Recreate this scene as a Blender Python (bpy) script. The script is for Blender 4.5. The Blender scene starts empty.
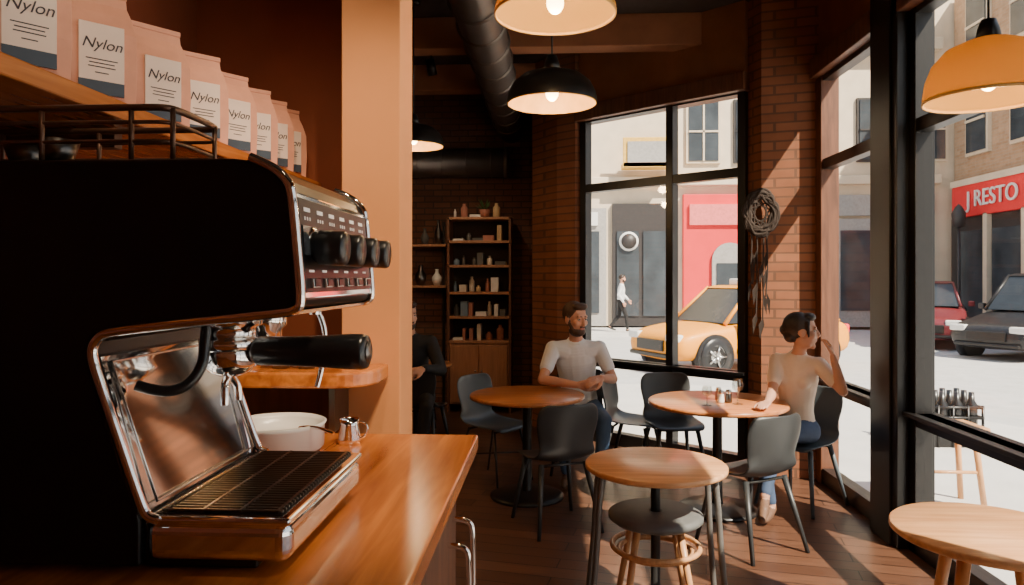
import bpy, bmesh, math, random
import numpy as np
from mathutils import Vector, Matrix, Euler
random.seed(4)
TH=math.radians(3.1); C=math.cos(TH); S=math.sin(TH)
def sv(x,d): return (x*C-d*S, d*C+x*S)     # survey frame -> room frame
def sv3(p): a=sv(p[0],p[1]); return Vector((a[0],a[1],p[2]))
scene=bpy.context.scene
# ------------------------------------------------------------ materials
def nodes(m):
    m.use_nodes=True; nt=m.node_tree
    return nt, nt.nodes['Principled BSDF']
def setc(b,k,v):
    if k in b.inputs: b.inputs[k].default_value=v
MC={}
def mat(name,col,rough=.5,metal=0,emit=None,es=0,var=.12,scale=12,bump=0,coat=0,sss=0):
    if name in MC: return MC[name]
    m=bpy.data.materials.new(name); nt,b=nodes(m)
    setc(b,'Roughness',rough); setc(b,'Metallic',metal); setc(b,'Coat Weight',coat)
    tc=nt.nodes.new('ShaderNodeTexCoord'); nz=nt.nodes.new('ShaderNodeTexNoise'); nz.inputs['Scale'].default_value=scale
    nz.inputs['Detail'].default_value=5
    nt.links.new(tc.outputs['Object'],nz.inputs['Vector'])
    rp=nt.nodes.new('ShaderNodeValToRGB')
    rp.color_ramp.elements[0].position=.3; rp.color_ramp.elements[1].position=.7
    rp.color_ramp.elements[0].color=(*[max(0,c*(1-var)) for c in col],1)
    rp.color_ramp.elements[1].color=(*[min(1,c*(1+var)) for c in col],1)
    nt.links.new(nz.outputs['Fac'],rp.inputs['Fac']); nt.links.new(rp.outputs['Color'],b.inputs['Base Color'])
    if bump:
        bp=nt.nodes.new('ShaderNodeBump'); bp.inputs['Strength'].default_value=bump; bp.inputs['Distance'].default_value=.01
        nt.links.new(nz.outputs['Fac'],bp.inputs['Height']); nt.links.new(bp.outputs['Normal'],b.inputs['Normal'])
    if emit: b.inputs['Emission Color'].default_value=(*emit,1); b.inputs['Emission Strength'].default_value=es
    MC[name]=m; return m
def woodmat(name,c1,c2,rough=.35,axis='Y',sc=1.0,coat=.2):
    if name in MC: return MC[name]
    m=bpy.data.materials.new(name); nt,b=nodes(m); setc(b,'Roughness',rough); setc(b,'Coat Weight',coat); setc(b,'Coat Roughness',.2)
    tc=nt.nodes.new('ShaderNodeTexCoord'); mp=nt.nodes.new('ShaderNodeMapping')
    mp.inputs['Scale'].default_value={'Y':(14*sc,1.2*sc,14*sc),'X':(1.2*sc,14*sc,14*sc),'Z':(14*sc,14*sc,1.2*sc)}[axis]
    nz=nt.nodes.new('ShaderNodeTexNoise'); nz.inputs['Scale'].default_value=2.2; nz.inputs['Detail'].default_value=8; nz.inputs['Distortion'].default_value=.6
    rp=nt.nodes.new('ShaderNodeValToRGB'); rp.color_ramp.elements[0].position=.3; rp.color_ramp.elements[1].position=.72
    rp.color_ramp.elements[0].color=(*c1,1); rp.color_ramp.elements[1].color=(*c2,1)
    nt.links.new(tc.outputs['Object'],mp.inputs['Vector']); nt.links.new(mp.outputs['Vector'],nz.inputs['Vector'])
    nt.links.new(nz.outputs['Fac'],rp.inputs['Fac']); nt.links.new(rp.outputs['Color'],b.inputs['Base Color'])
    MC[name]=m; return m
def brickmat(name,c1,c2,mortar,w=.22,h=.075,rough=.85,bump=.6):
    m=bpy.data.materials.new(name); nt,b=nodes(m); setc(b,'Roughness',rough)
    tc=nt.nodes.new('ShaderNodeTexCoord'); sp=nt.nodes.new('ShaderNodeSeparateXYZ'); ad=nt.nodes.new('ShaderNodeMath'); cb=nt.nodes.new('ShaderNodeCombineXYZ')
    L=nt.links.new
    L(tc.outputs['Object'],sp.inputs[0]); L(sp.outputs[0],ad.inputs[0]); L(sp.outputs[1],ad.inputs[1]); L(ad.outputs[0],cb.inputs[0]); L(sp.outputs[2],cb.inputs[1])
    br=nt.nodes.new('ShaderNodeTexBrick'); br.inputs['Scale'].default_value=1
    br.inputs['Brick Width'].default_value=w; br.inputs['Row Height'].default_value=h; br.inputs['Mortar Size'].default_value=.008
    br.inputs['Color1'].default_value=(*c1,1); br.inputs['Color2'].default_value=(*c2,1); br.inputs['Mortar'].default_value=(*mortar,1)
    L(cb.outputs[0],br.inputs['Vector'])
    nz=nt.nodes.new('ShaderNodeTexNoise'); nz.inputs['Scale'].default_value=6; L(tc.outputs['Object'],nz.inputs['Vector'])
    mx=nt.nodes.new('ShaderNodeMix'); mx.data_type='RGBA'; mx.blend_type='MULTIPLY'; mx.inputs[0].default_value=.4
    L(br.outputs['Color'],mx.inputs[6]); L(nz.outputs['Fac'],mx.inputs[7]); L(mx.outputs[2],b.inputs['Base Color'])
    bp=nt.nodes.new('ShaderNodeBump'); bp.inputs['Strength'].default_value=bump; bp.inputs['Distance'].default_value=.01; bp.invert=True
    L(br.outputs['Fac'],bp.inputs['Height']); L(bp.outputs['Normal'],b.inputs['Normal'])
    return m
def floormat():
    m=bpy.data.materials.new('floor_planks'); nt,b=nodes(m); L=nt.links.new
    tc=nt.nodes.new('ShaderNodeTexCoord'); mp=nt.nodes.new('ShaderNodeMapping'); L(tc.outputs['Object'],mp.inputs[0])
    br=nt.nodes.new('ShaderNodeTexBrick'); br.inputs['Scale'].default_value=1; br.inputs['Brick Width'].default_value=1.6; br.inputs['Row Height'].default_value=.13
    br.inputs['Mortar Size'].default_value=.004; br.inputs['Color1'].default_value=(.085,.038,.022,1); br.inputs['Color2'].default_value=(.135,.062,.036,1); br.inputs['Mortar'].default_value=(.012,.006,.004,1)
    mp.inputs['Rotation'].default_value=(0,0,math.radians(12)); L(mp.outputs[0],br.inputs['Vector'])
    mp2=nt.nodes.new('ShaderNodeMapping'); mp2.inputs['Scale'].default_value=(1.5,20,1); L(mp.outputs[0],mp2.inputs[0])
    nz=nt.nodes.new('ShaderNodeTexNoise'); nz.inputs['Scale'].default_value=3; nz.inputs['Detail'].default_value=8; L(mp2.outputs[0],nz.inputs['Vector'])
    mx=nt.nodes.new('ShaderNodeMix'); mx.data_type='RGBA'; mx.blend_type='OVERLAY'; mx.inputs[0].default_value=.6
    L(br.outputs['Color'],mx.inputs[6]); L(nz.outputs['Fac'],mx.inputs[7]); L(mx.outputs[2],b.inputs['Base Color'])
    rr=nt.nodes.new('ShaderNodeMapRange'); rr.inputs[3].default_value=.25; rr.inputs[4].default_value=.42; L(nz.outputs['Fac'],rr.inputs[0]); L(rr.outputs[0],b.inputs['Roughness'])
    bp=nt.nodes.new('ShaderNodeBump'); bp.inputs['Strength'].default_value=.4; bp.inputs['Distance'].default_value=.004; bp.invert=True
    L(br.outputs['Fac'],bp.inputs['Height']); L(bp.outputs['Normal'],b.inputs['Normal'])
    return m
def glassmat(name,tint=(1,1,1),refl=.06):
    m=bpy.data.materials.new(name); m.use_nodes=True; nt=m.node_tree; nt.nodes.clear()
    o=nt.nodes.new('ShaderNodeOutputMaterial'); t=nt.nodes.new('ShaderNodeBsdfTransparent'); g=nt.nodes.new('ShaderNodeBsdfGlossy'); mx=nt.nodes.new('ShaderNodeMixShader')
    t.inputs[0].default_value=(*tint,1); g.inputs['Roughness'].default_value=.02; mx.inputs[0].default_value=refl
    nt.links.new(t.outputs[0],mx.inputs[1]); nt.links.new(g.outputs[0],mx.inputs[2]); nt.links.new(mx.outputs[0],o.inputs[0]); return m
def shademat(name,col):
    m=bpy.data.materials.new(name); m.use_nodes=True; nt=m.node_tree; nt.nodes.clear()
    o=nt.nodes.new('ShaderNodeOutputMaterial'); t=nt.nodes.new('ShaderNodeBsdfTranslucent'); g=nt.nodes.new('ShaderNodeBsdfDiffuse'); mx=nt.nodes.new('ShaderNodeMixShader')
    t.inputs[0].default_value=(*col,1); g.inputs[0].default_value=(*col,1); mx.inputs[0].default_value=.5
    nt.links.new(t.outputs[0],mx.inputs[1]); nt.links.new(g.outputs[0],mx.inputs[2]); nt.links.new(mx.outputs[0],o.inputs[0]); return m

M_black=mat('black_frame',(.010,.009,.009),.35)
M_mblack=mat('machine_black',(.004,.004,.005),.3,var=.05)
M_knob=mat('knob_black',(.012,.012,.013),.3,coat=.3)
M_chrome=mat('chrome',(.90,.88,.86),.06,1,var=.03)
M_steel=mat('brushed_steel',(.6,.59,.57),.25,1,var=.05,scale=40)
M_dsteel=mat('dark_steel',(.18,.17,.16),.3,1)
M_duct=mat('duct_metal',(.20,.17,.15),.42,.85,scale=5)
M_counter=woodmat('counter_wood',(.34,.085,.014),(.70,.23,.045),.25,'Y',.8,.4)
M_top=woodmat('table_wood',(.40,.13,.038),(.70,.27,.09),.3,'X',1.0,.3)
M_top2=woodmat('table_wood_light',(.58,.26,.10),(.85,.45,.2),.35,'X',1.0,.2)
M_lwood=woodmat('leg_wood',(.50,.23,.09),(.72,.37,.16),.4,'Z',1.2,.1)
M_dwood=woodmat('dark_wood',(.09,.032,.015),(.19,.07,.032),.5,'Z',1.0,.1)
M_cabw=woodmat('cabinet_wood',(.30,.13,.06),(.45,.2,.1),.5,'Z',1.0,.1)
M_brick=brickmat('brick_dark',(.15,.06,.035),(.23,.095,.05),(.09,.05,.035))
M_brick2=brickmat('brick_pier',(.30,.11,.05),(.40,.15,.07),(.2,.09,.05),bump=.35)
M_ebrick=brickmat('brick_exterior',(.50,.30,.17),(.60,.38,.23),(.5,.4,.3),.3,.1)
M_floor=floormat()
M_tan=mat('column_plaster',(.72,.31,.115),.8,var=.05,scale=3,bump=.05)
M_terra=mat('wall_terracotta',(.20,.045,.016),.8,var=.12,scale=3,bump=.05)
M_brown=mat('wall_brown',(.28,.105,.045),.8,var=.15,scale=4,bump=.1)
M_ceil=mat('ceiling_dark',(.04,.024,.017),.9)
M_chair=mat('chair_plastic',(.034,.036,.038),.4,var=.05)
M_chairb=mat('chair_plastic_blue',(.085,.105,.12),.4,var=.05)
M_cleg=mat('chair_leg_metal',(.05,.05,.05),.35,.5)
M_gleg=mat('table_leg_grey',(.15,.14,.13),.4,.3)
M_glass=glassmat('window_glass',(.97,.98,.97),.05)
M_white=mat('white_ceramic',(.8,.79,.76),.25,var=.03)
M_road=mat('asphalt',(.52,.51,.50),.9,var=.08,scale=4)
M_stone=mat('stone_beige',(.70,.58,.43),.85,var=.08,scale=2)
M_red=mat('red_paint',(.80,.03,.035),.6,var=.06,scale=2)
M_dglass=mat('dark_window',(.05,.06,.07),.1,var=.3,scale=1.5)
M_bglass=mat('car_glass',(.03,.035,.04),.12,var=.2,scale=2)
# ------------------------------------------------------------ builders
CUR=None; CURLOC=None; LOCAL=False
def group(name,loc=(0,0,0),rot=0,local=False,scale=1):
    global CUR,CURLOC,LOCAL
    e=bpy.data.objects.new(name,None); scene.collection.objects.link(e); e.empty_display_size=.1
    e.location=loc
    if local: e.rotation_euler=(0,0,rot); e.scale=(scale,)*3
    CUR=e; CURLOC=Vector(loc); LOCAL=local; return e
def ungroup():
    global CUR; CUR=None
def attach(o):
    if o.name not in scene.collection.objects: scene.collection.objects.link(o)
    if CUR is not None:
        o.parent=CUR
        if not LOCAL: o.matrix_parent_inverse=Matrix.Translation(-CURLOC)
    return o
def mk(name,vs,fs,m=None,smooth=False,bevel=0,seg=2,sub=0,solid=0):
    me=bpy.data.meshes.new(name); me.from_pydata([tuple(v) for v in vs],[],fs); me.update()
    bm=bmesh.new(); bm.from_mesh(me); bmesh.ops.recalc_face_normals(bm,faces=bm.faces); bm.to_mesh(me); bm.free()
    if smooth: me.polygons.foreach_set('use_smooth',[True]*len(me.polygons))
    o=bpy.data.objects.new(name,me)
    if m: me.materials.append(m)
    if solid: q=o.modifiers.new('s','SOLIDIFY'); q.thickness=solid; q.offset=0
    if bevel: q=o.modifiers.new('b','BEVEL'); q.width=bevel; q.segments=seg; q.limit_method='ANGLE'; q.angle_limit=math.radians(40)
    if sub: q=o.modifiers.new('u','SUBSURF'); q.levels=sub; q.render_levels=sub
    return attach(o)
def box(name,x0,x1,y0,y1,z0,z1,m,bevel=0,seg=2):
    vs=[(x,y,z) for z in (z0,z1) for x,y in ((x0,y0),(x1,y0),(x1,y1),(x0,y1))]
    return mk(name,vs,[(0,1,2,3),(4,5,6,7),(0,1,5,4),(1,2,6,5),(2,3,7,6),(3,0,4,7)],m,bevel=bevel,seg=seg)
def poly_prism(name,pts,z0,z1,m,bevel=0):
    n=len(pts); vs=[(p[0],p[1],z0) for p in pts]+[(p[0],p[1],z1) for p in pts]
    return mk(name,vs,[tuple(range(n)),tuple(range(n,2*n))]+[(i,(i+1)%n,(i+1)%n+n,i+n) for i in range(n)],m,bevel=bevel)
def prism_y(name,pts,y0,y1,m,bevel=0,seg=2):
    n=len(pts); vs=[(p[0],y0,p[1]) for p in pts]+[(p[0],y1,p[1]) for p in pts]
    return mk(name,vs,[tuple(range(n)),tuple(range(n,2*n))]+[(i,(i+1)%n,(i+1)%n+n,i+n) for i in range(n)],m,bevel=bevel,seg=seg)
def obox(name,A,B,t0,t1,o0,o1,z0,z1,m,bevel=0):
    A=Vector(A);B=Vector(B);u=(B-A).normalized();n=Vector((u.y,-u.x))
    pts=[A+u*t0+n*o0,A+u*t1+n*o0,A+u*t1+n*o1,A+u*t0+n*o1]
    return poly_prism(name,pts,z0,z1,m,bevel)
def frame_of(d):
    d=Vector(d).normalized(); a=Vector((0,0,1)) if abs(d.z)<.9 else Vector((1,0,0))
    x=d.cross(a).normalized(); return x,d.cross(x).normalized(),d
def rod(name,p0,p1,r0,r1=None,m=None,seg=16,smooth=True,bevel=0):
    r1=r0 if r1 is None else r1; p0=Vector(p0);p1=Vector(p1); x,y,d=frame_of(p1-p0); vs=[];fs=[]
    for p,r in((p0,r0),(p1,r1)):
        for i in range(seg):
            a=2*math.pi*i/seg; vs.append(p+x*r*math.cos(a)+y*r*math.sin(a))
    fs=[(i,(i+1)%seg,(i+1)%seg+seg,i+seg) for i in range(seg)]+[tuple(range(seg)),tuple(range(seg,2*seg))]
    o=mk(name,vs,fs,m,bevel=bevel)
    if smooth:
        for p in o.data.polygons: p.use_smooth=len(p.vertices)==4
    return o
def lathe(name,prof,c,m,seg=32,axis=(0,0,1),closed=False,solid=0):
    x,y,d=frame_of(axis)
    if tuple(axis)==(0,0,1): x,y,d=Vector((1,0,0)),Vector((0,1,0)),Vector((0,0,1))
    c=Vector(c);vs=[];fs=[];n=len(prof)
    for r,h in prof:
        for i in range(seg):
            a=2*math.pi*i/seg; vs.append(c+d*h+(x*math.cos(a)+y*math.sin(a))*max(r,1e-4))
    for j in range(n-1 if not closed else n):
        k=(j+1)%n
        for i in range(seg): fs.append((j*seg+i,j*seg+(i+1)%seg,k*seg+(i+1)%seg,k*seg+i))
    return mk(name,vs,fs,m,smooth=True,solid=solid)
def tube(name,pts,r,m,cyclic=False,res=6,smooth=True):
    cu=bpy.data.curves.new(name,'CURVE'); cu.dimensions='3D'; cu.bevel_depth=r; cu.bevel_resolution=3; cu.use_fill_caps=True
    s=cu.splines.new('NURBS' if smooth else 'POLY'); s.points.add(len(pts)-1)
    for i,p in enumerate(pts): s.points[i].co=(*p,1)
    s.use_cyclic_u=cyclic
    if smooth: s.order_u=3; s.use_endpoint_u=not cyclic; cu.resolution_u=res
    cu.materials.append(m); o=bpy.data.objects.new(name,cu); return attach(o)
def text(name,body,size,loc,rot,m,ext=.0005,shear=0):
    cu=bpy.data.curves.new(name,'FONT'); cu.body=body; cu.size=size; cu.extrude=ext; cu.shear=shear; cu.align_x='CENTER'; cu.align_y='CENTER'
    cu.materials.append(m); o=bpy.data.objects.new(name,cu); o.location=loc; o.rotation_euler=rot; return attach(o)
def ball(name,c,r,m,seg=16):
    if not hasattr(r,'__len__'): r=(r,r,r)
    prof=[(math.sin(math.pi*i/12),-math.cos(math.pi*i/12)) for i in range(13)]
    vs=[];fs=[]
    for a,h in prof:
        for i in range(seg):
            t=2*math.pi*i/seg; vs.append((c[0]+r[0]*max(a,1e-3)*math.cos(t),c[1]+r[1]*max(a,1e-3)*math.sin(t),c[2]+r[2]*h))
    for j in range(12):
        for i in range(seg): fs.append((j*seg+i,j*seg+(i+1)%seg,(j+1)*seg+(i+1)%seg,(j+1)*seg+i))
    return mk(name,vs,fs,m,smooth=True)
# ------------------------------------------------------------ room shell
XR=2.135; H=3.9
PA=(1.64,6.10); PB=(.319,7.23)
poly_prism('floor',[(-4.2,-1.4),(XR+.12,-1.4),(XR+.12,5.95),(1.72,6.2),(.38,7.33),(-.2,8.0),(-.2,9.1),(-4.2,9.1)],-.12,0,M_floor)
poly_prism('ceiling',[(-4.2,-1.4),(XR+.25,-1.4),(XR+.25,6.0),(1.8,6.3),(.45,7.45),(-.1,8.1),(-.1,9.1),(-4.2,9.1)],H,H+.12,M_ceil)
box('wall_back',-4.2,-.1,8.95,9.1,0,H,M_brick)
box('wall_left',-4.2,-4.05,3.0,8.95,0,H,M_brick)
box('wall_bar',-1.6,-1.46,-1.4,3.0,0,H,M_terra)
box('wall_partition',-1.46,-.60,2.9,3.0,0,H,M_terra)
box('wall_partition_far',-4.2,-1.6,2.9,3.0,0,H,M_terra)
box('wall_front',-1.6,XR+.12,-1.4,-1.28,0,H,M_brown)
group('column',(-.62,2.6,0))
box('shaft',-.728,-.522,2.47,2.69,0,H,M_tan,.004)
box('rear_fill',-.72,-.62,2.69,2.9,0,H,M_terra)
box('base',-.735,-.515,2.465,2.695,0,.1,M_tan,.004)
ungroup()
box('wall_right_header',XR-.02,XR+.12,-1.28,5.86,3.22,H,M_brown)
box('wall_right_near',XR,XR+.12,-1.28,-.9,0,3.22,M_brown)
box('trim_1',XR-.10,XR+.1,-1.28,5.80,3.17,3.32,M_dwood,.005)
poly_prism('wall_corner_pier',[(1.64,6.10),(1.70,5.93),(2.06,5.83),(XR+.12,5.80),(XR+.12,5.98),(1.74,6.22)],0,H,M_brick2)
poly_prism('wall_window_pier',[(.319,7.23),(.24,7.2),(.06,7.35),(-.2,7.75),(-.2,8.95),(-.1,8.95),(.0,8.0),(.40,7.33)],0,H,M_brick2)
obox('wall_angled_header',PA,PB,0,1.739,-.06,.12,3.24,H,M_brown)
obox('trim_2',PA,PB,-.02,1.76,-.12,.14,3.15,3.30,M_dwood,.005)
for i,y in enumerate((4.9,6.3,7.7)):
    box('ceiling_beam',-4.05,(2.0,1.3,-.1)[i],y,y+.2,H-.28,H,M_brown,.01)
def window(name,A,B,mulls,o0=-.05,o1=.05,zs=(.0,.77,2.48,3.17),fr=.055):
    A=Vector(A);B=Vector(B);L=(B-A).length
    group(name,(A.x,A.y,0))
    for i,t in enumerate([0]+mulls+[L-fr*1.3]): obox('stile_%d'%i,A,B,t,t+fr*1.3,o0,o1,0,zs[-1]+.03,M_black,.004)
    obox('rail_0',A,B,0,L,o0,o1,0,.12,M_black,.004)
    for i,z in enumerate(zs[1:]): obox('rail_%d'%(i+1),A,B,0,L,o0*.9,o1*.9,z-.035,z+.045,M_black,.004)
    obox('sill',A,B,0,L,-.09,.09,zs[1]+.02,zs[1]+.045,M_black,.003)
    obox('glass_pane',A,B,.02,L-.02,-.004,.004,.08,zs[-1],M_glass)
    ungroup()
window('window_1',PA,PB,[1.739*.395])
window('window_2',(XR+.02,4.72),(XR+.02,5.80),[])
window('window_3',(XR+.02,2.70),(XR+.02,4.36),[])
window('window_4',(XR+.02,-.9),(XR+.02,2.52),[1.1,2.2])  # out-of-view run, lengthened past the camera to let more sun in
group('window_post',(XR,4.54,0))
box('post',XR-.10,XR+.12,4.36,4.72,0,3.9,M_black,.006)
box('face_trim',XR-.115,XR-.09,4.42,4.66,0,3.9,M_black,.006)
ungroup()
group('window_post',(XR,2.6,0)); box('post',XR-.06,XR+.12,2.52,2.70,0,3.2,M_black,.006); ungroup()
box('trim_3',XR-.04,XR+.1,5.72,5.86,0,3.2,M_dwood,.005)
box('baseboard_back',-4.05,-.2,8.92,8.95,0,.12,M_dwood)
group('air_duct',(-1.8,8.6,2.93))
rod('duct_run',(-4.0,8.6,2.98),(-.55,8.6,2.98),.17,.17,M_duct,28)
for i in range(12):
    lathe('seam_%d'%i,[(.17,-.006),(.178,0),(.17,.006)],(-3.9+i*.29,8.6,2.98),M_duct,28,axis=(1,0,0))
lathe('duct_end',[(.17,0),(.185,.0),(.185,.05),(.0,.05)],(-.56,8.6,2.98),M_duct,28,axis=(1,0,0))
ungroup()
group('air_duct',(-.55,6.6,3.4))
tube('duct_run',[(-.50,3.3,3.44),(-.50,6.0,3.44),(-.50,7.5,3.44),(-.50,8.94,3.44)],.17,M_duct)
for i in range(11): lathe('seam_%d'%i,[(.17,-.01),(.185,0),(.17,.01)],(-.50,3.8+i*.45,3.44),M_duct,28,axis=(0,1,0))
ungroup()
# ------------------------------------------------------------ bookshelf
Y0=8.5
group('bookshelf',(-.84,8.7,0))
X0,X1=-1.235,-.47
for i,x in enumerate((X0,X1-.03)): box('side_%d'%i,x,x+.03,Y0,Y0+.38,0,2.33,M_dwood,.003)
for i,z in enumerate((.84,1.13,1.42,1.74,2.03,2.31)): box('shelf_%d'%i,X0,X1,Y0,Y0+.38,z-.015,z+.015,M_cabw,.002)
box('back_panel',X0,X1,Y0+.36,Y0+.38,.1,2.33,M_ceil)
box('cabinet',X0+.03,X1-.03,Y0+.02,Y0+.36,.1,.82,M_cabw,.003)
for i in range(2):
    xa=X0+.04+i*.345; box('door_%d'%i,xa,xa+.335,Y0-.005,Y0+.02,.12,.8,M_cabw,.006); ball('pull_%d'%i,(xa+(.3 if i==0 else .03),Y0-.015,.5),.012,M_steel)
cols=[mat('goods_%d'%i,c,.6) for i,c in enumerate([(.6,.5,.4),(.1,.09,.08),(.4,.15,.1),(.7,.65,.6),(.15,.2,.25),(.5,.33,.17)])]
k=0
for z in (.855,1.145,1.435,1.755,2.045,2.325):
    x=X0+.06
    while x<X1-.12:
        w=random.uniform(.03,.09); h=random.uniform(.07,.2); k+=1; m=random.choice(cols)
        if z>2.2: h*=.9
        t=random.random()
        if t<.35: lathe('jar_%d'%k,[(0,0),(w*.45,0),(w*.5,h*.1),(w*.5,h*.7),(w*.25,h*.85),(w*.25,h),(0,h)],(x+w/2,Y0+.16,z),m,14)
        elif t<.6: box('book_stack_%d'%k,x,x+.13,Y0+.06,Y0+.24,z,z+h*.35,m,.003); x+=.06
        elif t<.9: box('box_%d'%k,x,x+w,Y0+.06,Y0+.22,z,z+h,m,.003)
        x+=w+random.uniform(.01,.06)
ungroup()
group('wall_shelf',(-1.6,8.8,1.5))
for i,z in enumerate((1.48,1.98)): box('plank_%d'%i,-2.3,-1.27,8.65,8.95,z,z+.03,M_cabw,.003)
for i,x in enumerate((-2.25,-1.35)): box('upright_%d'%i,x,x+.03,8.9,8.95,0,2.3,M_black)
ungroup()
def vase(x,z,h,r,m,y=8.78):
    group('vase',(x,y,z)); lathe('vessel',[(0,0),(r*.6,0),(r,h*.3),(r,h*.5),(r*.4,h*.75),(r*.35,h*.95),(r*.45,h),(r*.3,h*.95),(0,h*.9)],(x,y,z),m,20); ungroup()
vase(-1.4,1.51,.2,.06,M_white); vase(-1.6,1.51,.25,.07,M_dsteel); vase(-1.38,2.01,.3,.05,M_dsteel); vase(-1.55,2.01,.2,.05,cols[1])
group('potted_plant',(-.8,8.68,2.325)); lathe('pot',[(0,0),(.05,0),(.065,.1),(.055,.1),(0,.09)],(-.8,8.68,2.326),cols[2],16)
mg=mat('leaf_green',(.09,.17,.05),.6)
for i in range(22):
    a=random.uniform(0,6.28);b=random.uniform(.3,1.2);p=Vector((-.8,8.68,2.42));d=Vector((math.cos(a)*math.cos(b),math.sin(a)*math.cos(b),math.sin(b)));q=p+d*random.uniform(.1,.18);s=d.cross(Vector((0,0,1))).normalized()*.018
    mk('leaf_%d'%i,[p,(p+q)/2+s,q,(p+q)/2-s],[(0,1,2,3)],mg)
ungroup()
# ------------------------------------------------------------ bar counter
group('bar_counter',(-.8,1,0))
box('top',-1.45,-.232,-1.2,2.29,1.05,1.10,M_counter,.006,3)
box('cabinet',-1.42,-.30,-1.15,2.22,0,1.05,M_dwood,.003)
for i in range(4): box('panel_%d'%i,-.305,-.285,-1.0+i*.8,-.25+i*.8,.1,1.0,M_dwood,.006)
tube('handle',[(-.285,2.08,.55),(-.235,2.08,.55),(-.225,2.08,.60),(-.225,2.08,.86),(-.235,2.08,.9),(-.285,2.08,.9)],.008,M_chrome)
tube('handle_2',[(-.285,1.98,.55),(-.235,1.98,.55),(-.225,1.98,.60),(-.225,1.98,.82),(-.235,1.98,.86),(-.285,1.98,.86)],.008,M_chrome)
ungroup()
group('serving_shelf',(-.9,2.35,1.3))
pts=[(-1.46,2.2),(-.69,2.2)]+[(-.69+.13*math.sin(a),2.33-.13*math.cos(a)) for a in [i*math.pi/2/8 for i in range(1,9)]]+[(-.56,2.462),(-1.46,2.462)]
poly_prism('slab',pts,1.255,1.305,M_counter,.008)
box('bracket_1',-1.2,-1.17,2.25,2.46,1.10,1.255,M_dsteel); box('bracket_2',-.72,-.70,2.30,2.46,1.10,1.255,M_dsteel)
box('upstand',-1.46,-.74,2.44,2.46,1.10,1.255,M_dwood)
ungroup()
def pitcher(x,y,z,s=1):
    group('milk_pitcher',(x,y,z)); lathe('body',[(0,0),(.045*s,0),(.048*s,.02*s),(.036*s,.075*s),(.04*s,.1*s),(.037*s,.098*s),(.033*s,.075*s),(.04*s,.02*s),(0,.01*s)],(x,y,z),M_chrome,24)
    tube('handle',[(x+.035*s,y,z+.09*s),(x+.075*s,y,z+.085*s),(x+.075*s,y,z+.03*s),(x+.043*s,y,z+.02*s)],.004*s,M_chrome); ungroup()
pitcher(-.61,2.15,1.10,.75)
pitcher(-.98,2.3,1.305,.7)
group('coffee_cup_stack',(-.88,2.31,1.305))
for i in range(4): lathe('cup_%d'%i,[(0,0),(.025,0),(.038,.05),(.035,.05),(.022,.006),(0,.005)],(-.88+ (i%2)*.085,2.31,1.305+(i//2)*.03),M_dsteel,20)
ungroup()
group('ceramic_bowl',(-.80,2.06,1.10))
lathe('bowl',[(0,0),(.125,0),(.135,.01),(.137,.07),(.143,.08),(.136,.083),(.128,.07),(.12,.04),(0,.035)],(-.80,2.06,1.10),M_white,40)
tube('spoon',[(-.72,2.03,1.17),(-.66,1.98,1.19),(-.60,1.96,1.17)],.005,M_chrome)
ungroup()
# ------------------------------------------------------------ espresso machine
Ya,Yb=1.18,1.64
group('espresso_machine',(-.8,1.4,1.10))
prof=[(-1.38,1.80),(-.53,1.80),(-.49,1.795),(-.462,1.782),(-.444,1.765),(-.434,1.747),(-.417,1.562),(-.424,1.55),(-.44,1.545),(-.60,1.53),(-.735,1.515),(-.762,1.508),(-.776,1.49),(-.778,1.468),(-.77,1.44),(-.69,1.21),(-.685,1.19),(-.685,1.115),(-1.38,1.115)]
prism_y('body',prof,Ya+.012,Yb-.012,M_mblack,.004)
prism_y('side_panel_near',[(x-(0 if z>1.6 or x<-1 else .004),z) for x,z in prof],Ya-.008,Ya+.014,M_mblack,.006,3)
prism_y('side_panel_far',prof,Yb-.014,Yb+.008,M_mblack,.006,3)
rim=[(-.50,1.801),(-.462,1.786),(-.440,1.765),(-.430,1.747),(-.422,1.66),(-.413,1.56),(-.422,1.546),(-.45,1.541),(-.60,1.526),(-.73,1.511),(-.757,1.505),(-.771,1.488),(-.773,1.468),(-.765,1.44),(-.73,1.34),(-.685,1.212),(-.675,1.198),(-.66,1.194)]
for nm,y in (('rim_near',Ya-.006),('rim_far',Yb+.004)): tube(nm,[(x,y,z) for x,z in rim],.0085,M_chrome)
mk('splash_plate',[(-.686,Ya+.01,1.2),(-.686,Yb-.01,1.2),(-.768,Yb-.01,1.465),(-.768,Ya+.01,1.465),(-.70,Ya+.01,1.2),(-.70,Yb-.01,1.2),(-.782,Yb-.01,1.465),(-.782,Ya+.01,1.465)],[(0,1,2,3),(4,5,6,7),(0,1,5,4),(2,3,7,6),(0,3,7,4),(1,2,6,5)],M_chrome)
prism_y('head_underside',[(-.43,1.544),(-.6,1.529),(-.735,1.514),(-.735,1.508),(-.6,1.523),(-.43,1.538)],Ya+.01,Yb-.01,M_steel)
tube('plate_frame',[(-.68,Ya+.03,1.215),(-.68,Yb-.03,1.215),(-.762,Yb-.03,1.455),(-.762,Ya+.03,1.455)],.003,M_steel,True,smooth=False)
box('base_skirt',-.69,-.50,Ya+.02,Yb-.02,1.105,1.13,M_mblack,.004)
def panelx(z): return -.434+(1.747-z)/.185*.017+.002
def ppt(y,z,o): return (panelx(z)+o,y,z)
def pbox(name,y0,y1,z0,z1,o,m,bev=0):
    vs=[ppt(y0,z0,-.004),ppt(y1,z0,-.004),ppt(y1,z1,-.004),ppt(y0,z1,-.004),ppt(y0,z0,o),ppt(y1,z0,o),ppt(y1,z1,o),ppt(y0,z1,o)]
    return mk(name,vs,[(0,1,2,3),(4,5,6,7),(0,1,5,4),(1,2,6,5),(2,3,7,6),(3,0,4,7)],m,bevel=bev)
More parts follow.
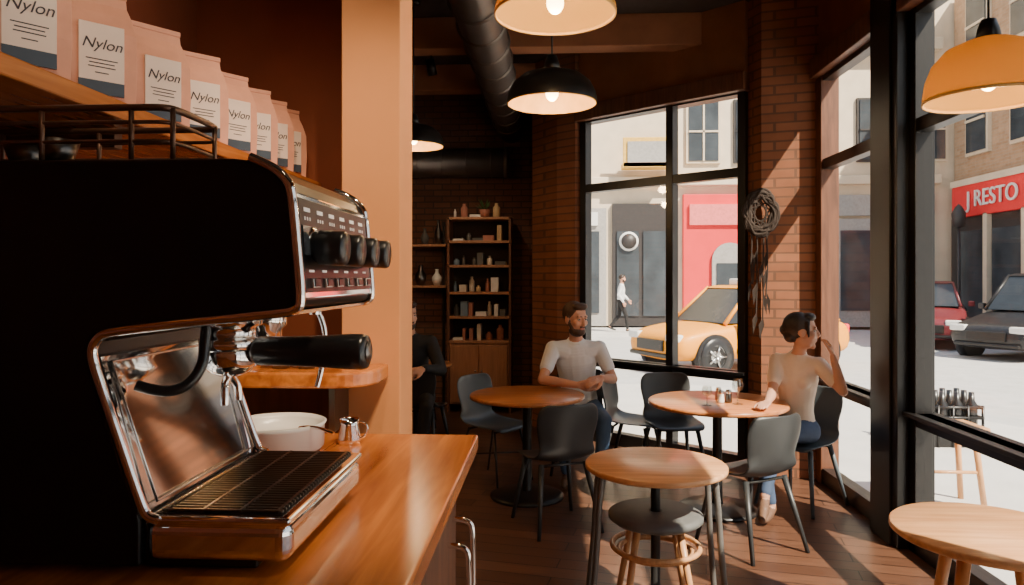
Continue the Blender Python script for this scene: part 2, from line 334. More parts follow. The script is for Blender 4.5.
pbox('panel_frame',Ya+.0,Yb-.0,1.565,1.745,.003,M_chrome,.002)
pbox('panel_face',Ya+.012,Yb-.012,1.575,1.737,.005,M_mblack,.001)
M_lab=mat('panel_label',(.75,.73,.7),.5,emit=(.9,.85,.8),es=.2)
for i in range(6):
    y=Ya+.035+i*.07
    pbox('label_top_%d'%i,y,y+.03,1.715,1.722,.0062,M_lab)
    for j in range(3): pbox('tick_%d_%d'%(i,j),y+j*.013,y+j*.013+.004,1.700,1.706,.0062,M_lab)
    pbox('button_%d'%i,y,y+.04,1.583,1.600,.012,M_steel,.002)
    pbox('button_cap_%d'%i,y+.004,y+.036,1.585,1.598,.014,M_mblack)
    pbox('label_low_%d'%i,y,y+.025,1.610,1.614,.0062,M_lab)
pbox('display',Ya+.02,Ya+.1,1.64,1.69,.007,M_dglass)
for i,y in enumerate((1.255,1.365,1.475,1.585)):
    x0=panelx(1.655)
    lathe('knob_%d'%i,[(0,0),(.024,0),(.027,.004),(.025,.012),(.031,.016),(.031,.058),(.028,.063),(0,.064)],(x0,y,1.655),M_knob,28,axis=(1,0,-.05))
    lathe('knob_ring_%d'%i,[(.028,.0),(.036,.0),(.036,.004),(.028,.006)],(x0,y,1.655),M_chrome,28,axis=(1,0,-.05))
gx,gy=-.62,1.36
lathe('group_head',[(0,1.54),(.06,1.54),(.06,1.51),(.048,1.505),(.048,1.485),(.056,1.482),(.056,1.462),(.0,1.46)],(gx,gy,0),M_chrome,36)
lathe('portafilter_basket',[(0,1.465),(.05,1.465),(.052,1.455),(.05,1.435),(.038,1.42),(.02,1.412),(0,1.41)],(gx,gy,0),M_chrome,36)
lathe('portafilter_neck',[(0,0),(.02,0),(.014,.03),(.016,.07),(0,.072)],(gx+.03,gy,1.455),M_chrome,24,axis=(1,-.05,.0))
lathe('portafilter_handle',[(0,0),(.024,0),(.028,.01),(.028,.06),(.030,.12),(.034,.19),(.034,.212),(.031,.222),(.012,.224),(0,.224)],(gx+.05,gy,1.460),M_knob,32,axis=(1,-.05,.0))
lathe('handle_cap',[(0,0),(.02,0),(.02,.003),(0,.004)],(gx+.273,gy-.0095,1.460),M_dsteel,28,axis=(1,-.05,0))
tube('spout_left',[(gx,gy,1.415),(gx,gy-.02,1.40),(gx+.004,gy-.03,1.385),(gx+.004,gy-.03,1.36)],.008,M_chrome)
tube('spout_right',[(gx,gy,1.415),(gx,gy+.02,1.40),(gx+.004,gy+.03,1.385),(gx+.004,gy+.03,1.36)],.008,M_chrome)
lathe('shower_collar',[(0,1.535),(.08,1.535),(.08,1.522),(0,1.52)],(gx-.005,gy,0),M_steel,36)
lathe('group_head_far',[(0,1.54),(.05,1.54),(.05,1.50),(.04,1.49),(.04,1.47),(0,1.46)],(gx,gy+.16,0),M_chrome,30)
tube('steam_wand',[(-.52,1.56,1.54),(-.50,1.57,1.50),(-.50,1.57,1.44),(-.51,1.565,1.38),(-.515,1.56,1.36)],.006,M_chrome)
tube('handle_reflection_tube',[(-.735,1.24,1.41),(-.70,1.25,1.395),(-.66,1.27,1.40),(-.64,1.29,1.435),(-.64,1.30,1.47),(-.64,1.31,1.52)],.010,M_knob)  # black tube standing in for the handle's reflection in the splash plate
tube('wand_collar',[(-.52,1.56,1.55),(-.52,1.56,1.52)],.012,M_chrome,smooth=False)
box('tray_body',-.69,-.437,Ya,Yb,1.118,1.190,M_chrome,.024,6)
box('tray_lip',-.686,-.435,Ya-.003,Yb+.003,1.184,1.198,M_chrome,.006,3)
box('tray_well',-.672,-.452,Ya+.016,Yb-.016,1.196,1.1985,M_mblack)
for i in range(30):
    y=Ya+.024+i*.0142
    box('slat_%d'%i,-.668,-.456,y,y+.0055,1.198,1.204,M_dsteel,.001)
for i in range(4): box('rib_%d'%i,-.662+i*.065,-.657+i*.065,Ya+.02,Yb-.02,1.198,1.205,M_dsteel)
for i,(x,y) in enumerate(((-.55,Ya+.08),(-.55,Yb-.05),(-1.3,Ya+.05),(-1.3,Yb-.05))): rod('foot_%d'%i,(x,y,1.10),(x,y,1.125),.02,.017,M_knob)
M_rail=mat('rail_bronze',(.16,.09,.06),.35,.7)
yr=1.40
for i,z in enumerate((1.835,1.868,1.893)):
    r=.006 if i==2 else .0035
    tube('rail_%d'%i,[(-1.36,Ya+.02,z),(-.72,Ya+.02,z),(-.66,Ya+.02,z),(-.65,Ya+.05,z),(-.65,yr-.05,z),(-.66,yr-.01,z),(-.72,yr-.01,z),(-1.36,yr-.01,z)],r,M_rail)
for i,(x,y) in enumerate(((-.652,Ya+.03),(-.72,Ya+.02),(-.88,Ya+.02),(-1.04,Ya+.02),(-1.2,Ya+.02),(-.65,yr-.04),(-.9,yr-.01),(-1.1,yr-.01))): rod('rail_post_%d'%i,(x,y,1.795),(x,y,1.893),.0045,.0045,M_rail)
box('cup_tray',-1.36,-.66,Ya+.03,yr-.02,1.80,1.806,M_dsteel)
for i in range(5):
    x=-1.3+i*.1; lathe('cup_%d'%i,[(0,0),(.022,0),(.036,.045),(.033,.045),(.02,.006),(0,.005)],(x,1.27+.05*(i%2),1.806),M_dsteel,20)
ungroup()
# ------------------------------------------------------------ bag shelf + bags
group('wall_shelf',(-1.15,2,1.97)); box('plank',-1.46,-.93,.2,2.88,1.945,1.985,M_counter,.004)
for i,y in enumerate((.6,1.6,2.6)): box('bracket_%d'%i,-1.46,-1.0,y,y+.03,1.90,1.945,M_dsteel)
ungroup()
M_bag=mat('bag_paper',(.70,.33,.22),.6,var=.06,bump=.1,scale=20); M_labw=mat('bag_label',(.82,.66,.56),.5,var=.02); M_navy=mat('label_navy',(.05,.07,.1),.5); M_ink=mat('ink',(.05,.04,.05),.6)
for i,y in enumerate((1.37,1.60,1.85,2.08,2.29,2.47,2.63,2.77)):
    group('coffee_bag',(-1.045,y,1.9855),math.radians(50+random.uniform(-5,5)),True,.93)
    secs=[(0,.078,.036,.0),(.01,.08,.04,0),(.10,.082,.045,0),(.19,.082,.04,0),(.235,.076,.022,0),(.262,.070,.008,.0),(.285,.069,.004,0),(.30,.069,.004,0)]
    vs=[];fs=[]
    for z,w,t,o in secs:
        for a,b in ((-1,-1),(-.5,-1.06),(0,-1.08),(.5,-1.06),(1,-1),(1.0,0),(1,1),(0,1.08),(-1,1),(-1.0,0)):
            xx=a*w*(1 if b in(1,-1) or abs(a)<1 else (.9 if z<.2 else .85))
            vs.append((xx,b*t,z))
    n=10
    for j in range(len(secs)-1):
        for q in range(n): fs.append((j*n+q,j*n+(q+1)%n,(j+1)*n+(q+1)%n,(j+1)*n+q))
    fs+= [tuple(range(n)),tuple(range((len(secs)-1)*n,len(secs)*n))]
    mk('bag',vs,fs,M_bag,bevel=.002)
    box('label',-.05,.05,-.052,-.044,.03,.2,M_labw,.001)
    box('label_band',-.05,.05,-.0525,-.046,.03,.062,M_navy)
    for q,(w_,z_) in enumerate(((.035,.112),(.028,.103),(.03,.094),(.015,.08))): box('label_rule_%d'%q,-w_,w_,-.0525,-.046,z_,z_+.0025,M_ink)
    text('lettering','Nylon',.036,(0,-.0528,.15),(math.pi/2,0,0),M_ink,shear=.3)
    box('seal',-.07,.07,-.006,.006,.286,.3,M_bag,.001)
    ungroup()
# ------------------------------------------------------------ pendants
M_glow=mat('bulb_glow',(1,.8,.5),.4,emit=(1,.66,.30),es=16); M_shade=shademat('shade_tan',(.66,.42,.13)); M_shin=mat('shade_inner',(.7,.42,.14),.5)
def pendant(xc,d,z,r,kind,w=14,hs=1.0):
    X,Y=sv(xc,d); group('pendant_lamp',(X,Y,z))
    h=r*.62*hs
    pr=[(r,0),(r*1.0,.02),(r*.96,h*.35),(r*.86,h*.62),(r*.66,h*.85),(r*.38,h*.97),(.045,h*1.03)]
    if kind=='tan': lathe('shade',pr,(X,Y,z),M_shade,48,solid=.004); lathe('shade_rim',[(r-.003,-.006),(r+.004,-.006),(r+.004,.006),(r-.003,.006)],(X,Y,z),M_shin,48,closed=True)
    else:
        lathe('shade',pr,(X,Y,z),M_black,48); lathe('shade_inside',[(a*.975,b-.004) for a,b in pr],(X,Y,z),M_shin,48)
    lathe('cap',[(0,h+.09),(.028,h+.085),(.04,h+.05),(.05,h),(0,h-.01)],(X,Y,z),M_black,24)
    rod('cord',(X,Y,z+h+.08),(X,Y,H),.005,.005,M_black,8)
    lathe('canopy',[(0,H-.03),(.05,H-.025),(.06,H),(0,H)],(X,Y,0),M_black,24)
    rod('socket',(X,Y,z+h*.55),(X,Y,z+h*1.0),.018,.02,M_black)
    ball('bulb',(X,Y,z+h*.32),(.036,.036,.045),M_glow)
    l=bpy.data.lights.new('lamp_light','POINT'); l.energy=w; l.color=(1,.66,.34); l.shadow_soft_size=.05
    o=bpy.data.objects.new('lamp_light',l); o.location=(X,Y,z-.02+.0); attach(o); ungroup()
pendant(.18,3.0,2.70,.25,'tan',12,.9)
pendant(.222,4.0,2.57,.25,'black',12,1.15)
pendant(1.985,3.0,2.345,.24,'tan',9,1.65)
pendant(-.82,6.0,2.70,.25,'black',12,1.15)
pendant(-2.6,5.5,2.70,.25,'black',22,1.1)
def spot(loc,tgt,w,ang=50):  # added ceiling spot with housing; warm fill for column, bar, counter and back
    group('added_fill_spot',loc); L=Vector(loc); d=(Vector(tgt)-L).normalized()
    rod('can',L-d*.1,L+d*.05,.045,.05,M_black); rod('stem',L-d*.05,(L.x,L.y,H),.01,.01,M_black)
    l=bpy.data.lights.new('spot','SPOT'); l.energy=w; l.color=(1,.76,.50); l.spot_size=math.radians(ang); l.spot_blend=.8; l.shadow_soft_size=.05
    o=bpy.data.objects.new('spot',l); o.location=L+d*.06; o.rotation_euler=d.to_track_quat('-Z','Y').to_euler(); attach(o); ungroup()
spot((.3,.6,3.5),(-.60,2.47,1.7),230,36)
spot((-.3,.3,3.5),(-1.0,2.0,2.1),75,50)
spot((-.9,1.6,3.6),(-1.1,2.7,1.5),35,50)
spot((.5,1.2,3.6),(-.45,1.9,1.1),190,36)
spot((-1.2,7.2,3.7),(-.9,8.6,1.4),60,60)
# ------------------------------------------------------------ tables
def ped_table(xc,d,r,m=M_top,br=.27,z=.75):
    X,Y=sv(xc,d); group('round_table',(X,Y,0))
    lathe('top',[(0,z-.03),(r-.01,z-.03),(r,z-.024),(r,z-.006),(r-.006,z),(0,z)],(X,Y,0),m,64)
    lathe('post',[(0,.02),(.05,.02),(.035,.06),(.032,z-.1),(.06,z-.05),(.12,z-.03),(0,z-.03)],(X,Y,0),M_black,24)
    lathe('foot',[(0,0),(br,0),(br,.015),(br*.9,.028),(.08,.045),(0,.05)],(X,Y,0),M_black,48)
    ungroup(); return X,Y
ped_table(.11,5.28,.42)
ped_table(1.42,4.98,.47)
ped_table(-.95,7.2,.35)
X,Y=sv(.66,3.31); group('round_table',(X,Y,0))
lathe('top',[(0,.722),(.312,.722),(.322,.73),(.322,.745),(.316,.75),(0,.75)],(X,Y,0),M_top2,64)
lathe('post',[(0,.02),(.03,.03),(.022,.06),(.022,.66),(.05,.72),(0,.722)],(X,Y,0),M_cleg,24)
lathe('foot',[(0,0),(.12,0),(.12,.012),(.05,.03),(0,.035)],(X,Y,0),M_black,40)
for i,(sx,sy) in enumerate(((-1,-.35),(1,-.35),(-1,.45),(1,.45))):
    p=[(X+sx*.25,Y+sy*.22,.722),(X+sx*.262,Y+sy*.25,.62),(X+sx*.275,Y+sy*.28,.35),(X+sx*.31,Y+sy*.36,.0)]
    tube('leg_%d'%i,p,.014,M_gleg)
ungroup()
def stool(X,Y,sz,r,padm,ring=True,rot=.4,name='stool'):
    group(name,(X,Y,0))
    lathe('seat',[(.03,sz-.045),(r-.02,sz-.045),(r,sz-.03),(r,sz-.012),(r-.02,sz),(.03,sz+.004)],(X,Y,0),padm,40)
    for i in range(4):
        a=rot+i*math.pi/2; rod('leg_%d'%i,(X+math.cos(a)*r*.6,Y+math.sin(a)*r*.6,sz-.04),(X+math.cos(a)*r*1.12,Y+math.sin(a)*r*1.12,0),.017,.013,M_lwood)
    if ring:
        for q,(zr,rr) in enumerate(((sz*.70,r*.95),(sz*.66,r*.80))):
            tube('ring_%d'%q,[(X+rr*math.cos(i*math.pi/6),Y+rr*math.sin(i*math.pi/6),zr) for i in range(12)],.012,M_lwood,True)
    ungroup()
M_pad=mat('seat_pad',(.12,.12,.115),.6)
X,Y=sv(.66,3.31); stool(X+.0,Y+.0,.53,.215,M_pad,True,.78)
X,Y=sv(1.62,2.43); group('round_table',(X,Y,0))
lathe('top',[(0,.722),(.30,.722),(.31,.73),(.31,.744),(.304,.75),(0,.75)],(X,Y,0),M_top2,64)
for i in range(4):
    a=.5+i*math.pi/2; rod('leg_%d'%i,(X+math.cos(a)*.14,Y+math.sin(a)*.14,.72),(X+math.cos(a)*.27,Y+math.sin(a)*.27,0),.022,.014,M_lwood)
tube('apron',[(X+.15*math.cos(i*math.pi/6),Y+.15*math.sin(i*math.pi/6),.70) for i in range(12)],.018,M_lwood,True)
ungroup()
# ------------------------------------------------------------ chairs
def chair(xc,d,face,m=M_chair,sc=1.0,wire=False):
    X,Y=sv(xc,d); fx,fy=sv(*face); rot=math.atan2(fy,fx)-math.pi/2   # local +Y = forward
    group('dining_chair',(X,Y,0),rot,True,sc)
    pf=[(.215,.425,.17,.0),(.20,.445,.195,.004),(.10,.442,.215,.012),(0,.435,.22,.018),(-.10,.437,.215,.02),(-.165,.455,.205,.02),(-.20,.50,.19,.016),(-.218,.56,.185,.012),(-.232,.63,.20,.01),(-.245,.70,.215,.006),(-.258,.77,.21,.002),(-.264,.805,.185,0),(-.266,.818,.15,0)]
    vs=[];fs=[];n=9
    for y,z,w,l in pf:
        back=1 if z>.52 else 0
        for i in range(n):
            u=-1+2*i/(n-1); e=u*u
            if back: vs.append((u*w,y+e*.05,z))
            else: vs.append((u*w,y,z+e*l*1.6))
    for j in range(len(pf)-1):
        for i in range(n-1): fs.append((j*n+i,j*n+i+1,(j+1)*n+i+1,(j+1)*n+i))
    mk('shell',vs,fs,m,smooth=True,solid=.014,sub=1)
    for i,(sx,sy) in enumerate(((-1,1),(1,1),(-1,-1),(1,-1))):
        rod('leg_%d'%i,(sx*.15,sy*.13,.43),(sx*.215,sy*(.215 if sy>0 else .25),0),.018 if not wire else .008,.012 if not wire else .008,m if not wire else M_cleg)
    rod('brace_front',(-.15,.13,.42),(.15,.13,.42),.009,.009,M_cleg); rod('brace_back',(-.15,-.13,.42),(.15,-.13,.42),.009,.009,M_cleg)
    if wire:
        rod('wire_a',(-.18,.17,.22),(.18,-.17,.22),.005,.005,M_cleg); rod('wire_b',(.18,.17,.22),(-.18,-.17,.22),.005,.005,M_cleg)
    ungroup()
chair(-.14,5.68,(.75,-.6),M_chairb,1,True)
chair(.28,4.68,(-.35,.95))
chair(.98,5.80,(.9,-.4))
chair(1.28,5.72,(.1,-1),M_chair)
chair(1.42,4.32,(-.45,.9))
chair(2.03,5.08,(-.75,-.6),M_chairb)
chair(.56,5.99,(-.15,-.95))
chair(-.82,6.50,(.2,.9))
chair(-1.05,7.85,(.1,-1))
def glass(xc,d,h=.11,r=.03,stem=False,z=.75):
    X,Y=sv(xc,d); group('drinking_glass',(X,Y,z))
    m=MC.get('g') or glassmat('tumbler_glass',(.85,.88,.86),.25); MC['g']=m
    if stem: lathe('glass',[(0,0),(r,0),(r*.9,.004),(.004,.008),(.004,h*.45),(r,h*.6),(r*1.05,h*.8),(r*.85,h)],(X,Y,z),m,24)
    else: lathe('glass',[(0,0),(r*.8,0),(r,h),(r*.94,h),(r*.75,.006),(0,.006)],(X,Y,z),m,24)
    ungroup()
glass(1.30,4.8,.13,.032,True); glass(1.52,4.85,.17,.035,True)
def shaker(xc,d,m):
    X,Y=sv(xc,d); group('salt_shaker',(X,Y,.75)); lathe('jar',[(0,0),(.022,0),(.024,.01),(.02,.06),(.016,.065)],(X,Y,.75),m,20); lathe('cap',[(.018,.062),(.02,.07),(.018,.085),(0,.09)],(X,Y,.75),M_chrome,20); ungroup()
shaker(1.42,4.9,M_white); shaker(1.48,4.92,M_dsteel); shaker(1.44,5.02,cols[2])
# dreamcatcher wreath on pier
wx,wy=sv(1.99,5.78)
group('dreamcatcher',(wx,wy,2.1)); M_tw=mat('twig',(.035,.022,.016),.9)
nx=Vector((.36,-.1,0)).normalized()
for k in range(16):
    pts=[]
    for i in range(16):
        a=i*math.pi/8; r=.12+random.uniform(-.045,.02)
        pts.append((wx+nx.x*r*math.cos(a)+random.uniform(-.01,.01),wy+nx.y*r*math.cos(a)-.01+random.uniform(-.015,.01),2.12+1.45*r*math.sin(a)))
    tube('twig_%d'%k,pts,.013,M_tw,True)
for k in range(10):
    a=k*math.pi/5; b=a+2.4; q=.12
    tube('web_%d'%k,[(wx+nx.x*q*math.cos(a),wy+nx.y*q*math.cos(a)-.01,2.12+1.45*q*math.sin(a)),(wx+nx.x*q*math.cos(b),wy+nx.y*q*math.cos(b)-.01,2.12+1.45*q*math.sin(b))],.007,M_tw,smooth=False)
for k,(u,l) in enumerate(((-.07,.45),(-.03,.7),(.02,.8),(.05,.55))):
    px,py=wx+nx.x*u,wy+nx.y*u-.012
    pts=[(px+random.uniform(-.008,.008),py,2.0-l*j/6) for j in range(7)]; tube('strand_%d'%k,pts,.006,M_tw)
    for j in range(3):
        zz=2.0-l*(.3+.3*j)+random.uniform(-.05,.05); sx=random.uniform(.012,.022); tl=random.uniform(.01,.03)*random.choice((-1,1)); mk('feather_%d_%d'%(k,j),[(px,py-.004,zz),(px+sx+tl*.5,py-.012,zz-.06),(px+tl,py-.006,zz-.18),(px-sx+tl*.5,py,zz-.06)],[(0,1,2,3)],M_tw,solid=.003)
ungroup()
# ------------------------------------------------------------ people
def capsule(p0,r0,p1,r1,seg=14):
    p0=Vector(p0);p1=Vector(p1); d=p1-p0
    if d.length<1e-5: d=Vector((0,0,1e-4)); p1=p0+d
    x,y,z=frame_of(d); rings=[]
    for k in range(5): a=math.pi/2*(1-k/5); rings.append((p0-z*r0*math.sin(a),r0*math.cos(a)))
    rings.append((p0,r0)); rings.append((p1,r1))
    for k in range(1,6): a=math.pi/2*k/5; rings.append((p1+z*r1*math.sin(a),r1*math.cos(a)))
    vs=[];fs=[]
    for c,r in rings:
        for i in range(seg): t=2*math.pi*i/seg; vs.append(c+x*max(r,1e-4)*math.cos(t)+y*max(r,1e-4)*math.sin(t))
    for j in range(len(rings)-1):
        for i in range(seg): fs.append((j*seg+i,j*seg+(i+1)%seg,(j+1)*seg+(i+1)%seg,(j+1)*seg+i))
    fs+=[tuple(range(seg))[::-1],tuple(range((len(rings)-1)*seg,len(rings)*seg))]
    return vs,fs
class Body:
    def __init__(s): s.v=[];s.f=[];s.p=[]
    def add(s,v,f):
        c=sum(v,Vector())/len(v); w=[a-c for a in v]; vol=0
        for q in f:
            for i in range(1,len(q)-1): vol+=w[q[0]].dot(w[q[i]].cross(w[q[i+1]]))
        if vol<0: f=[tuple(q)[::-1] for q in f]
        n=len(s.v); s.v+=v; s.f+=[tuple(i+n for i in q) for q in f]
    def cap(s,p0,r0,p1,r1,l):
        v,f=capsule(p0,r0,p1,r1); s.add(v,f); s.p.append(('c',np.array(p0),r0,np.array(p1),r1,l))
    def ell(s,c,r,B,l):
        c=Vector(c); seg=20; R=12; v=[];f=[]
        for j in range(R+1):
            a=math.pi*j/R
            for i in range(seg):
                t=2*math.pi*i/seg; sn=max(math.sin(a),1e-3)
                v.append(c+B[0]*r[0]*sn*math.cos(t)+B[1]*r[1]*sn*math.sin(t)+B[2]*r[2]*-math.cos(a))
        for j in range(R):
            for i in range(seg): f.append((j*seg+i,j*seg+(i+1)%seg,(j+1)*seg+(i+1)%seg,(j+1)*seg+i))
        f.append(tuple(range(seg))[::-1]); f.append(tuple(range(R*seg,R*seg+seg)))
        s.add(v,f); s.p.append(('e',np.array(c),np.array(r),np.array([list(b) for b in B]),None,l))
    def dist(s,P):
        D=[]
        for q in s.p:
            if q[0]=='c':
                a,b=q[1],q[3]; ab=b-a; t=np.clip(((P-a)@ab)/max(ab@ab,1e-9),0,1)
                D.append(np.linalg.norm(P-(a+t[:,None]*ab),axis=1)-(q[2]+t*(q[4]-q[2])))
            else:
                L=(P-q[1])@q[3].T; k=np.linalg.norm(L/q[2],axis=1); D.append((k-1)*min(q[2]))
        return np.array(D)
    def build(s,name,mats,vox=.006,smooth=3):
        me=bpy.data.meshes.new('tmp'); me.from_pydata([tuple(v) for v in s.v],[],s.f); me.update()
        o=bpy.data.objects.new('tmp',me); scene.collection.objects.link(o)
        q=o.modifiers.new('r','REMESH'); q.mode='VOXEL'; q.voxel_size=vox
        q=o.modifiers.new('s','SMOOTH'); q.factor=.5; q.iterations=smooth
        dg=bpy.context.evaluated_depsgraph_get(); dg.update()
        nm=bpy.data.meshes.new_from_object(o.evaluated_get(dg)); bpy.data.objects.remove(o)
        nm.materials.clear(); keys=list(mats.keys())
        for k in keys: nm.materials.append(mats[k])
        n=len(nm.polygons); cc=np.empty(n*3); nm.polygons.foreach_get('center',cc); cc=cc.reshape(-1,3)
        D=s.dist(cc); idx=np.array([keys.index(q[5]) for q in s.p])[np.argmin(D,axis=0)]
        nm.polygons.foreach_set('material_index',idx.astype(np.int32)); nm.polygons.foreach_set('use_smooth',[True]*n)
        nm.name=name; ob=bpy.data.objects.new(name,nm); attach(ob); return ob
def head(b,c,f,s,man=True,eyes=True,hm=None,sk=None):
    c=Vector(c); f=Vector(f).normalized(); up=(Vector((0,0,1))-f*f.z).normalized(); r=f.cross(up); B=(r,f,up)
    T=lambda x,y,z:c+(r*x+f*y+up*z)*s
    e=lambda p,q,l:b.ell(T(*p),tuple(k*s for k in q),B,l)
    cp=lambda p,q,p2,q2,l:b.cap(T(*p),q*s,T(*p2),q2*s,l)
    e((0,-.01,.03),(.072,.092,.088),'skin'); e((0,.02,-.03),(.058,.07,.085),'skin')
    cp((-.028,.035,-.085),.02,(.028,.035,-.085),.02,'skin'); e((0,.062,-.095),(.022,.02,.02),'skin')
    cp((0,.086,.012),.008,(0,.104,-.026),.010,'skin'); e((0,.096,-.032),(.017,.013,.01),'skin')
    cp((-.034,.074,.026),.012,(.034,.074,.026),.012,'skin')
    for x in(-1,1): e((x*.038,.055,-.022),(.024,.026,.026),'skin'); e((x*.073,-.005,-.005),(.010,.022,.032),'skin')
    cp((-.016,.084,-.056),.0065,(.016,.084,-.056),.0065,'lip'); cp((-.012,.083,-.063),.006,(.012,.083,-.063),.006,'lip')
    if man:
        e((0,-.022,.043),(.081,.094,.086),'hair'); e((0,.045,.095),(.06,.05,.028),'hair'); cp((-.07,0,.03),.012,(-.066,.01,-.02),.01,'hair'); cp((.07,0,.03),.012,(.066,.01,-.02),.01,'hair')
        e((0,.026,-.086),(.060,.064,.040),'hair'); cp((-.02,.091,-.046),.005,(.02,.091,-.046),.005,'hair')
        for x in(-1,1): cp((x*.062,.01,-.03),.012,(x*.045,.04,-.08),.018,'hair')
    else:
        e((0,-.025,.038),(.083,.096,.09),'hair'); e((0,.04,.092),(.06,.048,.03),'hair'); e((0,-.07,-.025),(.055,.045,.05),'hair'); e((0,-.105,.01),(.034,.032,.036),'hair')
        cp((.074,.03,.06),.014,(.074,.035,-.03),.007,'hair'); cp((-.074,.03,.06),.014,(-.074,.035,-.03),.007,'hair')
    if eyes:
        me=mat('eye_white',(.6,.57,.54),.3); mi=mat('iris',(.06,.035,.02),.2)
        for x in(-1,1):
            ball('eye',T(x*.029,.0715,.006),.0115*s,me); ball('iris',T(x*.029,.0805,.006),.0052*s,mi)
            rod('eyebrow',T(x*.014,.087,.026),T(x*.046,.074,.028),.004*s,.003*s,hm,8)
            rod('eyelid',T(x*.016,.082,.013),T(x*.042,.076,.012),.004*s,.004*s,sk,8)
def hand(b,w,f,n,side,curl=.45,s=1.0):
    w=Vector(w); f=Vector(f).normalized(); n=Vector(n); n=(n-f*n.dot(f)).normalized(); sd=f.cross(n)*side
    for i,(o,L) in enumerate(((.030,.068),(.010,.077),(-.010,.072),(-.030,.056))):
        k=w+(f*.085+sd*o)*s
        b.cap(w+(f*.01+sd*o*.5)*s,.016*s,k,.0125*s,'skin')
        p=k; ang=curl*.5
        for q,(seg,rr) in enumerate(((.45,.0095),(.3,.0088),(.25,.0078))):
            d=f*math.cos(ang)+n*math.sin(ang); p2=p+d*L*seg*s
            b.cap(p,(rr+.0005)*s,p2,rr*s,'skin'); p=p2; ang+=curl
    t0=w+(f*.02+sd*.022)*s; t1=t0+(f*.03+sd*.03+n*.008)*s; t2=t1+(f*.032+sd*.012+n*.012)*s; t3=t2+(f*.024+n*.01)*s
    b.cap(t0,.015*s,t1,.012*s,'skin'); b.cap(t1,.0115*s,t2,.0105*s,'skin'); b.cap(t2,.0105*s,t3,.0085*s,'skin')
def person(name,J,mats,man=True,vox=.006,sleeve=.62,hs=1.1,s=1.0,eyes=True):
    group(name,(J['pelvis'].x,J['pelvis'].y,0)); b=Body(); pel,che,nek=J['pelvis'],J['chest'],J['neck']
    side=(J['shL']-J['shR']).normalized(); up=(nek-pel).normalized(); side=(side-up*side.dot(up)).normalized(); fw=side.cross(up)
    B=(side,fw,up); k=1 if man else .86
    kt=[0,.12,.25,.4,.55,.68,.80,.9]; kx=[.155,.15,.143,.146,.158,.168,.165,.13]; ky=[.115,.112,.110,.110,.113,.115,.105,.085]
    if not man: kx=[.142,.125,.115,.118,.135,.148,.145,.115]; ky=[.105,.095,.09,.093,.098,.10,.09,.072]
    for i in range(26):
        t=i/25*.9; c=(pel.lerp(che,t/.63) if t<.63 else che.lerp(nek,(t-.63)/.37))
        b.ell(c,(float(np.interp(t,kt,kx))*s,float(np.interp(t,kt,ky))*s,.06*s),B,'shirt')
    hs_=(J['hipL']-J['hipR']).normalized(); zz=Vector((0,0,1)); hf=zz.cross(hs_)
    b.ell(pel,(.162*s,.125*s,.105*s),(hs_,hf,zz),'pants')
    for a in 'RL':
        sh=J['sh'+a]; b.cap(sh,.064*k*s,sh.lerp(che+up*.08,.6),.085*k*s,'shirt')
        b.cap(sh,.055*k*s,nek-up*.035,.05*k*s,'shirt')
    b.cap(nek-up*.03,.056*k*s,J['head']-up*.06*hs,.05*k*s,'skin')
    for i in range(10):
        a=i*math.pi/5; a2=a+math.pi/5; q=lambda a: nek-up*(.0+.012*math.sin(a))+(side*math.cos(a)*.058+fw*math.sin(a)*.06)*k
        b.cap(q(a),.013,q(a2),.013,'shirt')
    if not man:
        for q in(-1,1): b.ell(che+side*.06*q+fw*.055+up*.02,(.055,.045,.055),B,'shirt')
    for a in 'RL':
        sh,el,wr=J['sh'+a],J['el'+a],J['wr'+a]
        b.cap(sh,.064*k*s,sh.lerp(el,min(sleeve,1)),.056*k*s,'shirt')
        if sleeve>=1: b.cap(el,.054*k*s,el.lerp(wr,.95),.036*k*s,'shirt')
        b.cap(sh,.048*k*s,el,.038*k*s,'skin'); mid=el.lerp(wr,.3); b.cap(el,.038*k*s,mid,.039*k*s,'skin'); b.cap(mid,.039*k*s,wr,.025*k*s,'skin')
        hd=J.get('hand'+a)
        if hd: hand(b,wr,hd[0],hd[1],hd[2],hd[3],k*s*1.05)
        hp,kn,an=J['hip'+a],J['kn'+a],J['an'+a]; q=.97 if man else .9
        b.cap(hp,.09*q*s,kn,.062*q*s,'pants'); mid=kn.lerp(an,.3); b.cap(kn,.06*q*s,mid,.058*q*s,'pants'); b.cap(mid,.058*q*s,kn.lerp(an,.93),.043*q*s,'pants')
        b.cap(kn.lerp(an,.9),.033*s,an,.032*s,'skin')
        td=J['toe'+a]; heel=an+Vector((0,0,-.03))-td*.03
        b.cap(heel,.03*s,an+td*.09+Vector((0,0,-.04)),.033*s,'shoe'); b.cap(an+td*.08+Vector((0,0,-.043)),.034*s,an+td*.17+Vector((0,0,-.047)),.024*s,'shoe')
    head(b,J['head'],J['face'],hs,man,eyes,mats['hair'],mats['skin']); b.build('figure',mats,vox); ungroup()
skin=mat('skin_man',(.62,.31,.20),.5,var=.05); skin2=mat('skin_woman',(.60,.31,.20),.5,var=.05); lip=mat('lips',(.45,.17,.13),.4); hairb=mat('hair_brown',(.07,.034,.018),.6,var=.3,scale=60); hairk=mat('hair_dark',(.025,.014,.010),.5,var=.3,scale=60)
V=sv3
def D(x,y,z=0): a=sv(x,y); return Vector((a[0],a[1],z)).normalized()
